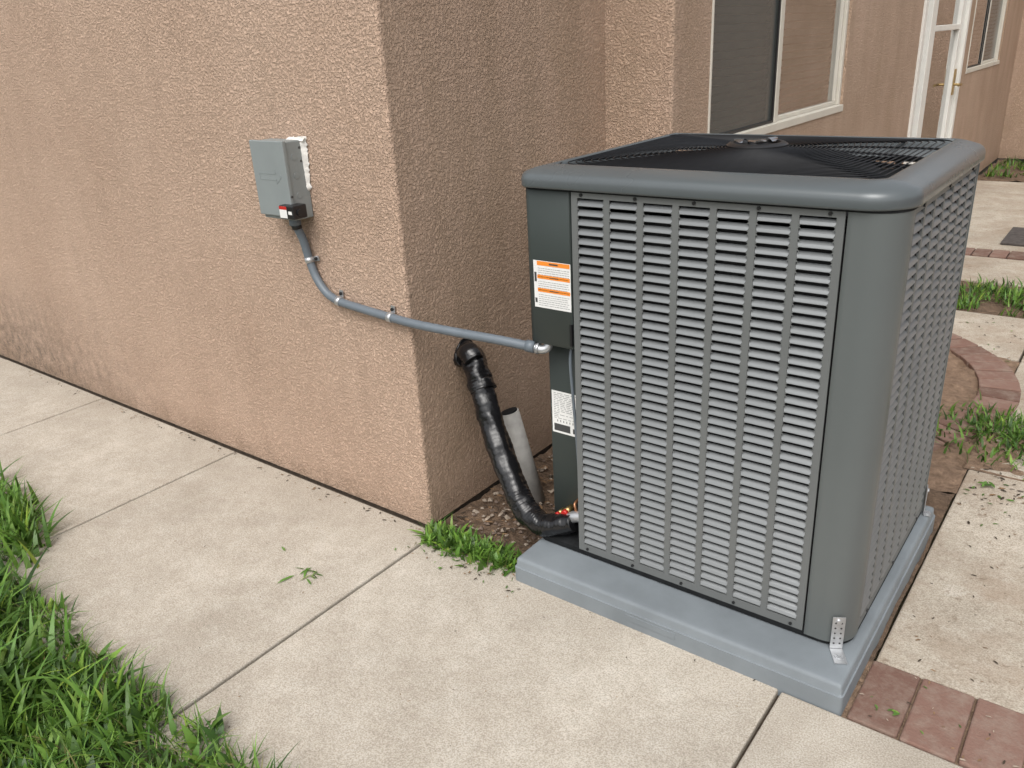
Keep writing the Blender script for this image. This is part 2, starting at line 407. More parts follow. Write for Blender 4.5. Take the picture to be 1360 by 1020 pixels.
# ---------------- AC unit ----------------
AC=empty("air_conditioner")
X0,X1,Y0,Y1=.42,1.350,.045,.86; ZB,ZT=.088,1.160
def louver(name,T,width,ncol,z0,z1,colp,slotw,u0,cs=.006):
    mb=MB(); p=.0242; nrow=int((z1-z0)/p); zz=z0+(z1-z0-nrow*p)/2
    def B(a,b,c,d,m=0,dp=.005): mb.box(a,b,0,dp,c,d,m,T)
    zlo,zhi=zz,zz+nrow*p
    B(0,width,ZB+.01,zlo); B(0,width,zhi,ZT)
    edges=[0]
    for k in range(ncol):
        edges+= [u0+k*colp+(colp-slotw)/2,u0+k*colp+(colp+slotw)/2]
    edges.append(width)
    for i in range(0,len(edges),2): B(edges[i],edges[i+1],zlo,zhi)
    for k in range(ncol):
        a=u0+k*colp+(colp-slotw)/2; b=a+slotw
        for r_ in range(nrow):
            zc=zlo+(r_+.5)*p
            prof=[(.0110,zc+.0068),(.008,zc+.0050),(.003,zc+.0005),(.0002,zc-.0040),(-.0010,zc-.0064),(.0006,zc-.0078),(.004,zc-.0082)]
            V=[];F=[]
            ends=[.0,.0,.0,.0012,.0035,.005,.005]
            for j,(dd,z) in enumerate(prof):
                e=ends[j]*cs/.006; V+=[T((a+e,dd,z)),T((b-e,dd,z))]
            for j in range(len(prof)-1): F.append((2*j,2*j+1,2*j+3,2*j+2))
            mb.add(V,F,1)
            s=cs; zt=zc-.0082
            for (u,su) in ((a,1),(b,-1)):
                mb.add([T((u,.0006,zt-.0075)),T((u+su*s,.0006,zt-.0090)),T((u+su*s*.35,.0006,zt-.0045)),T((u,.0006,zt-.001))],[(0,1,2,3)],0)
                mb.add([T((u,.0006,zt+.004)),T((u+su*s*.9,.0006,zt+.001)),T((u+su*s*.3,.0006,zt-.002)),T((u,.0006,zt-.004))],[(0,1,2,3)],0)
    return mb.obj(name,[M_panel,M_blade],AC)
PX0=.572; PX1=1.238; SY0,SY1=.124,.800
louver("front_louver_panel",lambda q:(PX0+q[0],Y0+q[1],q[2]),PX1-PX0,7,.118,1.140,.0925,.0765,.0095)
louver("side_louver_panel",lambda q:(X1-q[1],SY0+q[0],q[2]),SY1-SY0,7,.118,1.140,.0945,.0800,.0075,.003)
louver("back_louver_panel",lambda q:(1.24-q[0],Y1-q[1],q[2]),.66,7,.118,1.140,.0925,.0765,.0065)
louver("inner_side_louver_panel",lambda q:(X0+q[1],Y1-.04-q[0],q[2]),.66,7,.118,1.140,.0925,.0765,.0065)
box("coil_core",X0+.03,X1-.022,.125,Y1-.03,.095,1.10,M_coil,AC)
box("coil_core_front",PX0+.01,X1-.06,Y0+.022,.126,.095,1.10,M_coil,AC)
def post(name,pts,mat,z0=ZB+.004,z1=ZT):
    V=[];F=[];n=len(pts)
    for p in pts: V+=[(p[0],p[1],z0),(p[0],p[1],z1)]
    for i in range(n-1): F.append((2*i,2*i+2,2*i+3,2*i+1))
    return mobj(name,V,F,mat,AC,smooth=True)
def arcp(cx,cy,r,a0,a1,n=12): return [(cx+r*math.cos(rad(a0+(a1-a0)*k/n)),cy+r*math.sin(rad(a0+(a1-a0)*k/n))) for k in range(n+1)]
R_=.072
post("front_corner_post",[(1.243,Y0+.012),(1.243,Y0-.001),(1.2435,Y0-.002),(1.255,Y0-.002)]+arcp(X1+.002-R_,Y0-.002+R_,R_,-90,0)+[(X1+.002,.118),(X1+.002,.120),(X1-.012,.120)],M_post)
post("rear_corner_post",[(X1-.012,.803),(X1+.002,.803),(X1+.002,.805)]+arcp(X1+.002-.055,Y1-.055,.055,0,90)+[(1.243,Y1),(1.243,Y1-.012)],M_post)
post("left_rear_post",arcp(X0+.03,Y1-.03,.03,90,180)+[(X0,Y1-.04)],M_post)
def block(name,x0,x1,y0,y1,z0,z1,R,mat,bv=.003):
    rings=[]
    for z,i in ((z0,bv),(z0+bv,0),(z1-bv,0),(z1,bv)):
        rings.append([(p[0],p[1],z) for p in rr(x0,x1,y0,y1,R,i,6)])
    return loft(name,rings,mat,AC,True,True)
block("service_panel",X0-.002,PX0-.006,Y0+.002,.20,.728,ZT,(.025,.004,.004,.004),M_serv)
block("valve_panel",X0+.012,PX0-.004,.118,.20,.095,.74,(.006,.004,.004,.004),M_serv)
box("panel_return",PX0,PX0+.003,Y0+.012,.14,ZB+.01,ZT-.005,M_panel,AC)
loft("base_pan",[[(p[0],p[1],z) for p in rr(X0,X1+.004,Y0-.004,Y1+.003,(.03,.074,.06,.03),i)] for z,i in ((.079,.03),(.079,.012),(.082,.006),(.100,.004),(.104,.02))],M_dark,AC,True,True)
LR=(.045,.10,.08,.045); LX0,LX1,LY0,LY1=X0-.012,X1+.012,Y0-.014,Y1+.008
prof=[(.018,1.156),(.004,1.156),(.0,1.158),(-.001,1.162),(-.001,1.176),(.001,1.184),(.006,1.191),(.014,1.196),(.040,1.204),(.064,1.209),(.070,1.209),(.073,1.206),(.074,1.19),(.09,1.16)]
loft("lid",[[(p[0],p[1],z) for p in rr(LX0,LX1,LY0,LY1,LR,i,12)] for i,z in prof],M_lid,AC)
loft("lid_gasket",[[(p[0],p[1],z) for p in rr(X0-.001,X1+.0035,Y0-.0035,Y1+.001,(.03,.074,.06,.03),i)] for z,i in ((1.1515,.004),(1.1515,.0),(1.157,.0))],M_dark,AC)
gx0,gx1,gy0,gy1=LX0+.071,LX1-.071,LY0+.071,LY1-.071
gcx,gcy=(gx0+gx1)/2,(gy0+gy1)/2
gw=MB()
base=rr(gx0,gx1,gy0,gy1,(.05,.06,.06,.05),0,12); NB=len(base)
db=[]
for i,p in enumerate(base):
    q=base[(i+1)%NB]; L=math.hypot(q[0]-p[0],q[1]-p[1]); k=max(1,int(L/.04))
    for j in range(k): db.append((p[0]+(q[0]-p[0])*j/k,p[1]+(q[1]-p[1])*j/k))
base=db
def gz(r_,t): return 1.206+.016*(1-min(1,t)**2)
NR=30
for k in range(NR):
    t=1-(k/NR)*.82
    ring=[]
    for (x,y) in base:
        dx,dy=x-gcx,y-gcy; rl=math.hypot(dx,dy); cr=.34
        s=min(1,(1-t)*1.5)
        xx=dx*(1-s)+dx/rl*cr*s; yy=dy*(1-s)+dy/rl*cr*s
        ring.append(Vector((gcx+xx*t,gcy+yy*t,gz(0,t))))
    n=len(ring); V=[];F=[]; hw=.0016
    for i,p in enumerate(ring):
        tg=(ring[(i+1)%n]-ring[i-1]).normalized(); s=Vector((tg.y,-tg.x,0)); u=Vector((0,0,1))
        V+=[p+s*hw,p+u*hw,p-s*hw,p-u*hw]
    for i in range(n):
        j=(i+1)%n
        for q in range(4): F.append((i*4+q,j*4+q,j*4+(q+1)%4,i*4+(q+1)%4))
    gw.add(V,F)
for k in range(16):
    a=2*math.pi*k/16+.1; d=Vector((math.cos(a),math.sin(a),0)); s=Vector((-d.y,d.x,0))
    tx=min((gx1-gcx)/max(1e-6,abs(d.x)),(gy1-gcy)/max(1e-6,abs(d.y)))*.985
    m=8; V=[];F=[]
    for i in range(m+1):
        q=i/m; rr_=.06+(tx-.06)*q; p=Vector((gcx,gcy,gz(0,max(.2,q))-.005))+d*rr_
        V+=[p+s*.0026,p-s*.0026,p-s*.0026-Vector((0,0,.005)),p+s*.0026-Vector((0,0,.005))]
    for i in range(m):
        for q in range(4): F.append((i*4+q,i*4+(q+1)%4,i*4+4+(q+1)%4,i*4+4+q))
    gw.add(V,F)
gw.obj("fan_guard",M_wire,AC,smooth=False)
box("fan_shroud_floor",gx0-.004,gx1+.004,gy0-.004,gy1+.004,1.11,1.125,M_dark,AC)
fb=MB()
for k in range(3):
    a0=2*math.pi*k/3
    V=[]
    for i in range(7):
        a=a0+i*.22
        V+=[(gcx+.06*math.cos(a),gcy+.06*math.sin(a),1.145+.006*i),(gcx+.31*math.cos(a+.1),gcy+.31*math.sin(a+.1),1.14+.008*i)]
    fb.add(V,[(2*i,2*i+1,2*i+3,2*i+2) for i in range(6)])
fb.obj("fan_blades",M_dark,AC)
HZ=-.013
loft("fan_hub",[[(gcx+r_*math.cos(rad(a)),gcy+r_*math.sin(rad(a)),z+HZ) for a in range(0,360,15)] for r_,z in ((.078,1.225),(.078,1.239),(.070,1.245),(.060,1.245),(.056,1.238))],M_blackp,AC,False,True)
em=MB()
for k in range(3):
    a0=2*math.pi*k/3+.5; V=[]
    for i in range(7):
        a=a0+i*.2; r0=.042+.006*math.sin(i/6*math.pi); w_=.014*math.sin((i+.6)/7.2*math.pi)
        for rr_ in (r0-w_,r0+w_): V.append((gcx+rr_*math.cos(a),gcy+rr_*math.sin(a),1.2445+HZ+.008*math.sin(i/6*math.pi)))
    em.add(V,[(2*i,2*i+1,2*i+3,2*i+2) for i in range(6)])
em.obj("emblem",M_chrome,AC)
loft("emblem_ring",[[(gcx+r_*math.cos(rad(a)),gcy+r_*math.sin(rad(a)),z+HZ) for a in range(0,360,15)] for r_,z in ((.024,1.2395),(.024,1.248),(.019,1.251),(.006,1.251))],M_chrome,AC,False,True)
sc=MB()
for i in range(5):
    x=PX0+.03+i*(PX1-PX0-.06)/4; disc(sc,(x,Y0,1.1455),(0,-1,0),.0042,0,10,.004)
    disc(sc,(x,Y0,.108),(0,-1,0),.004,0,10,.004)
for y in (.2,.45,.72):
    disc(sc,(X1,y,1.1455),(1,0,0),.0045,0,10,.004); disc(sc,(X1,y,.108),(1,0,0),.004,0,10,.004)
sc.obj("screws",M_blackp,AC)
def label(name,x0,x1,z0,z1,y,kind):
    L=MB(); 
    def P(a,b,c,d,m,k=1): L.add([(a,y-.0004*k,c),(b,y-.0004*k,c),(b,y-.0004*k,d),(a,y-.0004*k,d)],[(0,1,2,3)],m)
    P(x0,x1,z0,z1,0); W=x1-x0; Hh=z1-z0
    if kind=="warn":
        for t0,t1 in ((.90,.99),(.62,.70),(.34,.42)):
            P(x0+W*.10,x1-W*.02,z0+Hh*t0,z0+Hh*t1,1,2)
            mid=(x0+x1)/2+W*.05; P(mid-W*.12,mid+W*.12,z0+Hh*(t0+.03),z0+Hh*(t1-.03),2,3)
        for (t0,n) in ((.88,5),(.60,5),(.32,6)):
            for i in range(n):
                z=z0+Hh*(t0-.045*(i+1)); xx=x0+W*.12
                while xx<x1-W*.08:
                    w_=random.uniform(.02,.09)*W; P(xx,min(xx+w_,x1-W*.04),z,z+Hh*.012,3,2); xx+=w_+W*.014
        P(x0+W*.02,x0+W*.08,z0+Hh*.55,z0+Hh*.75,2,2);P(x0+W*.02,x0+W*.08,z0+Hh*.1,z0+Hh*.2,2,2)
    else:
        for i in range(15):
            z=z1-Hh*(.06+.042*i); xx=x0+W*.06
            while xx<x1-W*.1 and random.random()>.08:
                w_=random.uniform(.04,.16)*W; P(xx,min(xx+w_,x1-W*.05),z,z+Hh*.015,3,2); xx+=w_+W*.04
        P(x0+W*.05,x0+W*.52,z0+Hh*.05,z0+Hh*.22,2,2); P(x0+W*.60,x1-W*.05,z0+Hh*.06,z0+Hh*.18,2,2)
        for i in range(16):
            if i%2: P(x0+W*(.1+.045*i),x0+W*(.12+.045*i),z0+Hh*.27,z0+Hh*.32,2,2)
    L.obj(name,[M_white,M_orange,M_ink,M_inkg],AC)
label("warning_label",.446,.5645,.835,.965,Y0+.001,"warn")
label("rating_label",.440,.560,.425,.560,.1175,"rate")
box("vent_badge",.560,.566,Y0-.004,Y0+.004,.74,.80,M_blackp,AC)
sweep("service_valve",[(.50,.118,.180),(.50,.085,.180)],.011,M_brass,AC,curve=False)
sweep("valve_cap",[(.50,.086,.180),(.50,.072,.180)],.010,M_red,AC,curve=False)
sweep("service_port",[(.47,.118,.162),(.47,.09,.162)],.008,M_brass,AC,curve=False)
sweep("valve_cap_small",[(.47,.09,.162),(.47,.078,.162)],.008,M_red,AC,curve=False)
sweep("suction_line",[(.565,.085,.185),(.53,.08,.175),(.50,.075,.15),(.46,.07,.13)],.018,M_galv,AC)
sweep("liquid_line",[(.53,.118,.22),(.53,.09,.215),(.535,.085,.19),(.50,.08,.13)],.005,M_copper,AC)
sweep("control_wire",[(.535,.09,.728),(.537,.075,.68),(.545,.072,.58),(.555,.075,.40),(.55,.09,.25)],.0045,M_cond,AC)
# ---------------- pad ----------------
PD=empty("equipment_pad")
PR=(.010,.010,.010,.010)
loft("pad_body",[[(p[0],p[1],z) for p in rr(.416,1.380,-.078,.880,PR,i,4)] for i,z in ((.0,-.02),(.0,.046),(.0,.047),(.0035,.048),(.005,.052),(.006,.068),(.008,.0745),(.012,.077),(.018,.078),(.035,.078))],M_pad,PD,True,True)
box("pad_rib",.80,.95,-.0795,-.077,.020,.040,M_pad,PD,bevel=.001)
def bracket(name,px,py,nx,ny,dist=.05,top=.175):
    B=MB(); n=Vector((nx,ny,0)).normalized(); t=Vector((-n.y,n.x,0)); o=Vector((px,py,0)); w=.015; th=.0025
    def T(q): return o+t*q[0]+n*q[1]+Vector((0,0,q[2]))
    B.box(-w,w,0,th,.083,top,0,T); B.box(-w,w,th,dist,.0795,.082,0,T)
    z=.098
    while z<top-.01:
        for u in (-.007,.007): disc(B,T((u,th,z)),n,.0026,1,8,.0006)
        z+=.015
    disc(B,T((0,dist*.55,.082)),(0,0,1),.011,2,14,.002); disc(B,T((0,dist*.55,.084)),(0,0,1),.006,2,6,.004)
    disc(B,T((0,th,top-.012)),n,.006,2,8,.004)
    B.obj(name,[M_galv,M_ink,M_galv],AC)
bracket("hold_down_bracket",1.322,.047,.50,-.86,.055)
bracket("hold_down_bracket_b",X1+.003,.81,1,.2,.02)

# ---------------- disconnect box ----------------
DB=empty("electrical_disconnect_box")
bx0,bx1,bz0,bz1,bd=-.530,-.376,1.025,1.262,-.085
box("enclosure",bx0,bx1,bd+.012,-.001,bz0,bz1,M_box,DB,bevel=.003)
cv=MB(); cv.box(bx0-.004,bx1+.004,bd,bd+.014,bz0+.012,bz1+.004)
cv.obj("cover",M_box,DB,bevel=.003)
ar=MB()
def bar(x0,z0,x1,z1,w):
    d=Vector((x1-x0,0,z1-z0)).normalized(); s=Vector((-d.z,0,d.x))*w; a=Vector((x0,bd-.0008,z0)); b=Vector((x1,bd-.0008,z1)); u=Vector((0,.003,0))
    ar.add([a-s,b-s,b+s,a+s,a-s+u,b-s+u,b+s+u,a+s+u],[(0,1,2,3),(0,1,5,4),(1,2,6,5),(2,3,7,6),(3,0,4,7)])
bar(-.505,1.168,-.425,1.168,.0015);bar(-.505,1.150,-.425,1.150,.0015);bar(-.425,1.168,-.425,1.180,.0015);bar(-.425,1.150,-.425,1.138,.0015)
bar(-.425,1.180,-.400,1.159,.0015);bar(-.425,1.138,-.400,1.159,.0015);bar(-.505,1.168,-.505,1.150,.0015)
ar.obj("embossed_arrow",M_box,DB)
kn=MB()
for z in (1.10,1.16,1.215): disc(kn,(bx1,-.045,z),(1,0,0),.010,0,14,.0012)
disc(kn,(bx1+.004,-.078,1.10),(1,0,0),.004,1,10,.002)
for z in (1.24,1.20): disc(kn,(bx1,-.02,z),(1,0,0),.004,1,8,.001)
kn.obj("knockouts",[M_box,M_ink],DB)
box("surge_protector",-.405,-.338,-.108,-.055,1.037,1.078,M_blackp,DB,bevel=.003)
lb=MB()
lb.add([(-.403,-.1085,1.040),(-.368,-.1085,1.040),(-.368,-.1085,1.076),(-.403,-.1085,1.076)],[(0,1,2,3)],0)
lb.add([(-.403,-.1088,1.066),(-.368,-.1088,1.066),(-.368,-.1088,1.076),(-.403,-.1088,1.076)],[(0,1,2,3)],1)
lb.add([(-.362,-.1085,1.052),(-.345,-.1085,1.052),(-.345,-.1085,1.062),(-.362,-.1085,1.062)],[(0,1,2,3)],0)
disc(lb,(-.338,-.085,1.057),(1,0,0),.010,3,12,.006)
lb.obj("surge_label",[M_white,M_red,M_brass,M_blackp],DB)
pv=[];pf=[]
n=26
for i in range(n+1):
    t=i/n
    z=1.272-t*.165 
    wv=.026*(1-.5*t)+.012*mnoise.noise(Vector((i*.9,0,0)))
    for q in range(5):
        s=q/4; pv.append((bx1-.006+wv*s,-.0035-.012*math.sin((1-s)*math.pi/2)+.002*mnoise.noise(Vector((i*1.3,q,2))),z+.002*mnoise.noise(Vector((i,q*2,5)))))
for i in range(n):
    for q in range(4): a=i*5+q; pf.append((a,a+5,a+6,a+1))
mobj("caulk_side",pv,pf,M_putty,DB,smooth=True)
pv=[];pf=[]
for i in range(n+1):
    t=i/n; x=bx0+.09+t*(bx1-bx0-.072)
    wv=.009+.006*mnoise.noise(Vector((i*.7,4,0)))
    for q in range(5):
        s=q/4; pv.append((x,-.0035-.014*math.sin((1-s)*math.pi/2),bz1-.003+wv*s))
for i in range(n):
    for q in range(4): a=i*5+q; pf.append((a,a+1,a+6,a+5))
mobj("caulk_top",pv,pf,M_putty,DB,smooth=True)

# ---------------- conduit ----------------
CD=empty("electrical_conduit")
cpath=[(-.425,-.040,1.028),(-.424,-.038,1.0),(-.418,-.024,.95),(-.408,-.018,.88),(-.385,-.018,.825),(-.345,-.018,.782),(-.29,-.018,.762),(-.20,-.018,.753),(-.06,-.018,.743),(.04,-.016,.737),(.18,.004,.729),(.33,.028,.722),(.435,.05,.712)]
def ribs(i,a,p): return 1+.02*math.sin(i*2.2)
sweep("liquidtight_conduit",cpath,.0136,M_cond,CD,n=16,seg=12,rf=ribs)
sweep("top_connector",[(-.425,-.040,1.026),(-.425,-.040,1.002)],.019,M_cond,CD,curve=False)
sweep("connector_ring",[(-.424,-.039,1.006),(-.423,-.037,.99)],.0165,M_blackp,CD,curve=False)
sweep("end_connector",[(.410,.046,.7145),(.436,.051,.712)],.0170,M_cond,CD,n=16,curve=False)
sweep("end_elbow",[(.434,.051,.712),(.455,.055,.708),(.470,.062,.714),(.474,.068,.730)],.0125,M_galv,CD)
sweep("end_elbow_nut",[(.440,.052,.711),(.448,.0535,.7095)],.0165,M_galv,CD,curve=False)
def strap(k,p,d,up):
    p=Vector(p); d=Vector(d).normalized(); u=Vector(up).normalized()
    sweep("strap_%d"%k,[p-d*.009,p+d*.009],.0156,M_galv,CD,n=18,curve=False)
    B=MB()
    c=p+u*.024; c.y=-.005
    s=d*.008; w=u*.011
    V=[c-s-w,c+s-w,c+s+w,c-s+w]; V=[Vector(v) for v in V]
    V2=[v+Vector((0,-.003,0)) for v in V]
    B.add(V+V2,[(4,5,6,7),(0,1,5,4),(1,2,6,5),(2,3,7,6),(3,0,4,7)])
    disc(B,c+Vector((0,-.003,0)),(0,-1,0),.0055,1,8,.005)
    B.obj("strap_tab_%d"%k,[M_galv,M_blackp],CD)
strap(1,(-.409,-.018,.885),(.25,0,-1),(1,0,.2))
strap(2,(-.290,-.018,.762),(1,0,-.15),(.1,0,1))
strap(3,(-.060,-.018,.743),(1,0,-.07),(.1,0,1))

# ---------------- refrigerant line ----------------
LS=empty("refrigerant_line_set")
def wr(i,a,p):
    return 1+.12*mnoise.noise(Vector((p.x*26,p.z*26,a*1.0)))+.016*math.sin(i*1.9+a)+.13*mnoise.noise(Vector((i*.13,math.cos(a)*1.6,math.sin(a)*1.6)))
lp=[(-.01,.235,.545),(.035,.225,.560),(.075,.205,.535),(.115,.185,.470),(.17,.155,.375),(.23,.125,.285),(.30,.095,.195),(.35,.075,.150),(.41,.062,.125),(.47,.062,.135),(.535,.075,.160)]
sweep("wrapped_lines",lp,lambda t:.040 if t<.75 else .040-.010*(t-.75)*4,M_black,LS,n=30,seg=18,rf=wr)
sweep("wall_collar",[(.0,.235,.550),(.022,.232,.557)],.048,M_black,LS,n=18,curve=False,rf=lambda i,a,p:1+.1*math.sin(a*3))
sweep("tape_end",[(.035,.215,.565),(.06,.20,.575),(.085,.19,.555)],.036,M_black,LS,n=16,rf=wr)
sweep("tape_band",[(.103,.192,.488),(.122,.182,.462)],.0430,M_black,LS,n=20,rf=wr)
PP=empty("drain_pipe")
sweep("pipe",[(.190,.35,-.02),(.105,.33,.325)],.035,M_pipe,PP,n=24,curve=False)
sweep("pipe_opening",[(.1055,.3301,.323),(.1035,.3297,.329)],.030,M_dark,PP,n=24,curve=False)

# ---------------- vegetation ----------------
def blades(name,XY,Ls,W,mats,lean=.6,z0=-.01,nseg=3,weights=None,droop=1.0,parent=None):
    n=len(XY); L=rng.uniform(Ls[0],Ls[1],n); W_=rng.uniform(W[0],W[1],n)
    ang=rng.uniform(0,2*np.pi,n); ln=rng.uniform(.15,lean,n)
    d=np.stack([np.cos(ang),np.sin(ang)],1); s=np.stack([-d[:,1],d[:,0]],1)
    verts=np.zeros((n,2*nseg+1,3))
    for k in range(nseg+1):
        t=k/nseg
        out=L*ln*(t+droop*t*t)*.6; up=L*np.sqrt(np.clip(1-ln**2*.6,0.05,1))*(t-.42*droop*ln*t*t)
        c=np.stack([XY[:,0]+d[:,0]*out,XY[:,1]+d[:,1]*out,z0+up],1)
        wd=W_*(1-t**1.6)*.5*(1 if k else .7)
        if k==nseg: verts[:,2*nseg]=c
        else:
            verts[:,2*k,:]=c; verts[:,2*k+1,:]=c
            verts[:,2*k,:2]-=s*wd[:,None]; verts[:,2*k+1,:2]+=s*wd[:,None]
    V=verts.reshape(-1,3); m=2*nseg+1
    base=(np.arange(n)*m)
    quads=[np.stack([base+2*k,base+2*k+1,base+2*k+3,base+2*k+2],1) for k in range(nseg-1)]
    tri=np.stack([base+2*(nseg-1),base+2*(nseg-1)+1,base+2*nseg],1)
    mi=rng.choice(len(mats),n,p=weights)
    faces=[];midx=[]
    for q in quads: faces+=q.tolist(); midx+=mi.tolist()
    faces+=tri.tolist(); midx+=mi.tolist()
    return mobj(name,V.tolist(),faces,mats,parent,smooth=True,midx=midx)
def scatter(n,x0,x1,y0,y1,f=None):
    P=np.stack([rng.uniform(x0,x1,n),rng.uniform(y0,y1,n)],1)
    if f is not None:
        k=np.array([f(x,y) for x,y in P]); P=P[k]
    return P
def lawn_edge(x):
    return -1.0+.05*mnoise.noise(Vector((x*2.3,0,1)))+.04*mnoise.noise(Vector((x*9,0,4)))+.03*max(0,min(1,(-x-.25)/.3))+.13*max(0,min(1,(-x-.90)/.35))+.035*max(0,min(1,(x+.15)/.3))
def lf(x,y):
    if y>lawn_edge(x): return False
    dn=mnoise.noise(Vector((x*5,y*5,9)))
    return random.random()<.75+.5*dn
G=empty("grass")
def P_(n,x0,x1,y0,y1): return scatter(n,x0,x1,y0,y1,lf)
W4=[.36,.34,.24,.06]
blades("lawn_blades",P_(40000,-2.6,.75,-1.9,-.75),(.04,.105),(.0035,.0065),M_g,.95,-.01,3,W4,parent=G)
blades("lawn_blades_long",P_(3500,-2.6,.45,-1.8,-.8),(.08,.14),(.005,.010),M_g,.98,-.01,4,W4,parent=G)
blades("lawn_blades_far",scatter(9000,-6,-2.6,-2.6,-.87),(.05,.12),(.005,.010),M_g,.9,-.01,3,W4,parent=G)
blades("lawn_broadleaf",P_(4200,-2.4,.5,-1.7,-.75),(.035,.08),(.014,.030),[M_weed,M_g[1],M_g[2]],.98,.01,4,parent=G)
cl=[]
for (cx,cy,nn) in ((-1.42,-.79,170),(-1.25,-.81,110),(-1.60,-.80,120),(-1.08,-.86,70),(-.62,-1.22,150),(-.95,-1.28,140),(-.45,-1.28,130),(-.3,-1.25,100),(-.75,-1.12,90),(-.1,-1.10,50)):
    cl.append(np.stack([rng.normal(cx,.07,nn),rng.normal(cy,.045,nn)],1))
blades("lawn_clumps",np.concatenate(cl),(.09,.19),(.010,.022),[M_weed,M_g[1],M_g[0]],.98,-.01,5,parent=G)
cl=[]
for (cx,cy,nn) in ((-.72,-1.20,45),(-.55,-1.30,60),(-.40,-1.20,35),(-.90,-1.10,25)):
    cl.append(np.stack([rng.normal(cx,.05,nn),rng.normal(cy,.05,nn)],1))
blades("lawn_strap_leaves",np.concatenate(cl),(.16,.28),(.018,.032),[M_weed,M_g[0],M_g[2]],.98,-.01,7,parent=G)
WD=empty("weeds")
P=np.concatenate([np.stack([rng.uniform(.02,.38,380),rng.normal(-.028,.026,380)],1),np.stack([rng.uniform(.04,.30,160),rng.normal(-.04,.03,160)],1)])
blades("weed_strip",P,(.03,.07),(.010,.024),[M_weed,M_g[1],M_g[0]],.98,-.01,4,parent=WD)
blades("weed_blades",scatter(160,.0,.42,-.09,.03),(.04,.09),(.003,.006),M_g,.95,-.01,3,W4,parent=WD)
def patch(c,sx,sy,n): return np.stack([rng.normal(c[0],sx,n),rng.normal(c[1],sy,n)],1)
PW=np.concatenate([patch((1.62,1.72),.16,.10,700),patch((1.40,1.74),.10,.09,300),patch((1.95,1.7),.25,.12,700),patch((1.5,1.5),.2,.06,90)])
blades("bed_weeds",PW,(.03,.07),(.005,.014),[M_weed]+M_g[:3],.98,0,3,parent=WD)
PW=scatter(5200,.75,3.2,3.28,3.95,lambda x,y:mnoise.noise(Vector((x*4,y*4,0)))>-.25)
blades("grass_strip",PW,(.04,.10),(.006,.014),[M_weed]+M_g[:3],.95,-.01,3,parent=WD)
PW=scatter(3500,.35,3.5,8.0,9.2,lambda x,y:mnoise.noise(Vector((x*3,y*3,0)))>.02)
blades("far_weeds",PW,(.05,.13),(.010,.02),[M_weed]+M_g[:3],.95,-.01,3,parent=WD)
LT=MB()
def leafscrap(x,y,z,s,m,asp=1.):
    a=random.uniform(0,6.28); ca,sa=math.cos(a),math.sin(a); V=[]
    for (u,v,w) in ((-1,0,0),(-.3,.3*asp,.25),(.5,.25*asp,.2),(1,0,.05),(.5,-.25*asp,.1),(-.3,-.3*asp,.15)):
        V.append((x+s*(u*ca-v*sa),y+s*(u*sa+v*ca),z+s*w*.6))
    LT.add(V,[(0,1,2,3,4,5)],m)
for _ in range(300): leafscrap(random.uniform(.03,.45),random.uniform(.0,.8),random.uniform(-.002,.012),random.uniform(.006,.02),random.choice((1,1,2,2,3)))
for _ in range(260): leafscrap(random.uniform(1.42,2.6),random.uniform(.2,1.5),-.004,random.uniform(.003,.009),random.choice((1,2,2)))
for _ in range(160): leafscrap(random.uniform(1.40,2.2),random.gauss(1.25,.14),-.003,random.uniform(.005,.014),random.choice((0,1,2,2)))
for _ in range(70): leafscrap(random.uniform(1.40,2.2),random.uniform(-.07,.2),.004,random.uniform(.003,.008),random.choice((0,1,2,3)))
for _ in range(160): leafscrap(random.uniform(1.0,2.2),random.uniform(2.1,3.3),-.003,random.uniform(.004,.013),random.choice((0,1,2,2)))
for _ in range(170): leafscrap(random.uniform(-3,1.2),-.03-abs(random.gauss(0,.025)),.003,random.uniform(.003,.010),random.choice((1,2,2)))
for _ in range(130): leafscrap(random.uniform(-2.5,1.2),random.uniform(-1,-.1),.003,random.uniform(.002,.005),random.choice((1,2)))
for _ in range(60): leafscrap(random.gauss(.2,.1),random.gauss(-.10,.03),.004,random.uniform(.004,.009),random.choice((0,1,2)))
for (x,y,s,n,asp) in ((-.14,-.44,.032,7,.45),(-.11,-.41,.02,5,.4),(-.33,-.36,.018,2,.4),(.55,-.93,.012,3,.4),(1.48,.0,.012,4,1),(1.45,1.25,.03,4,.7)):
    for _ in range(n): leafscrap(x+random.gauss(0,s*.8),y+random.gauss(0,s*.5),.004,s*random.uniform(.6,1.1),0,asp)
LT.obj("leaf_litter",[M_weed,simple("dead_leaf",(.20,.12,.06),.8,0,.3,40),simple("dark_debris",(.05,.035,.022),.9,0,.3,40),simple("pale_chip",(.38,.31,.24),.9,0,.2,40)])
pb=MB()
for _ in range(420):
    x=random.uniform(.02,.44);y=random.uniform(.0,1.0);s=random.uniform(.004,.014)
    ax=[Vector((s,0,0)),Vector((-s*.8,s*.2,0)),Vector((0,s*.8,.1*s)),Vector((0,-s*.9,0)),Vector((0,0,s*.6)),Vector((0,0,-s*.6))]
    a=random.uniform(0,6.28); Rm=Matrix.Rotation(a,3,'Z')
    V=[Rm@v+Vector((x,y,-.002)) for v in ax]
    pb.add(V,[(0,2,4),(2,1,4),(1,3,4),(3,0,4),(2,0,5),(1,2,5),(3,1,5),(0,3,5)],random.choice((0,1)))
pb.obj("gravel",[simple("pebble_a",(.28,.23,.18),.9),simple("pebble_b",(.15,.11,.085),.9)])

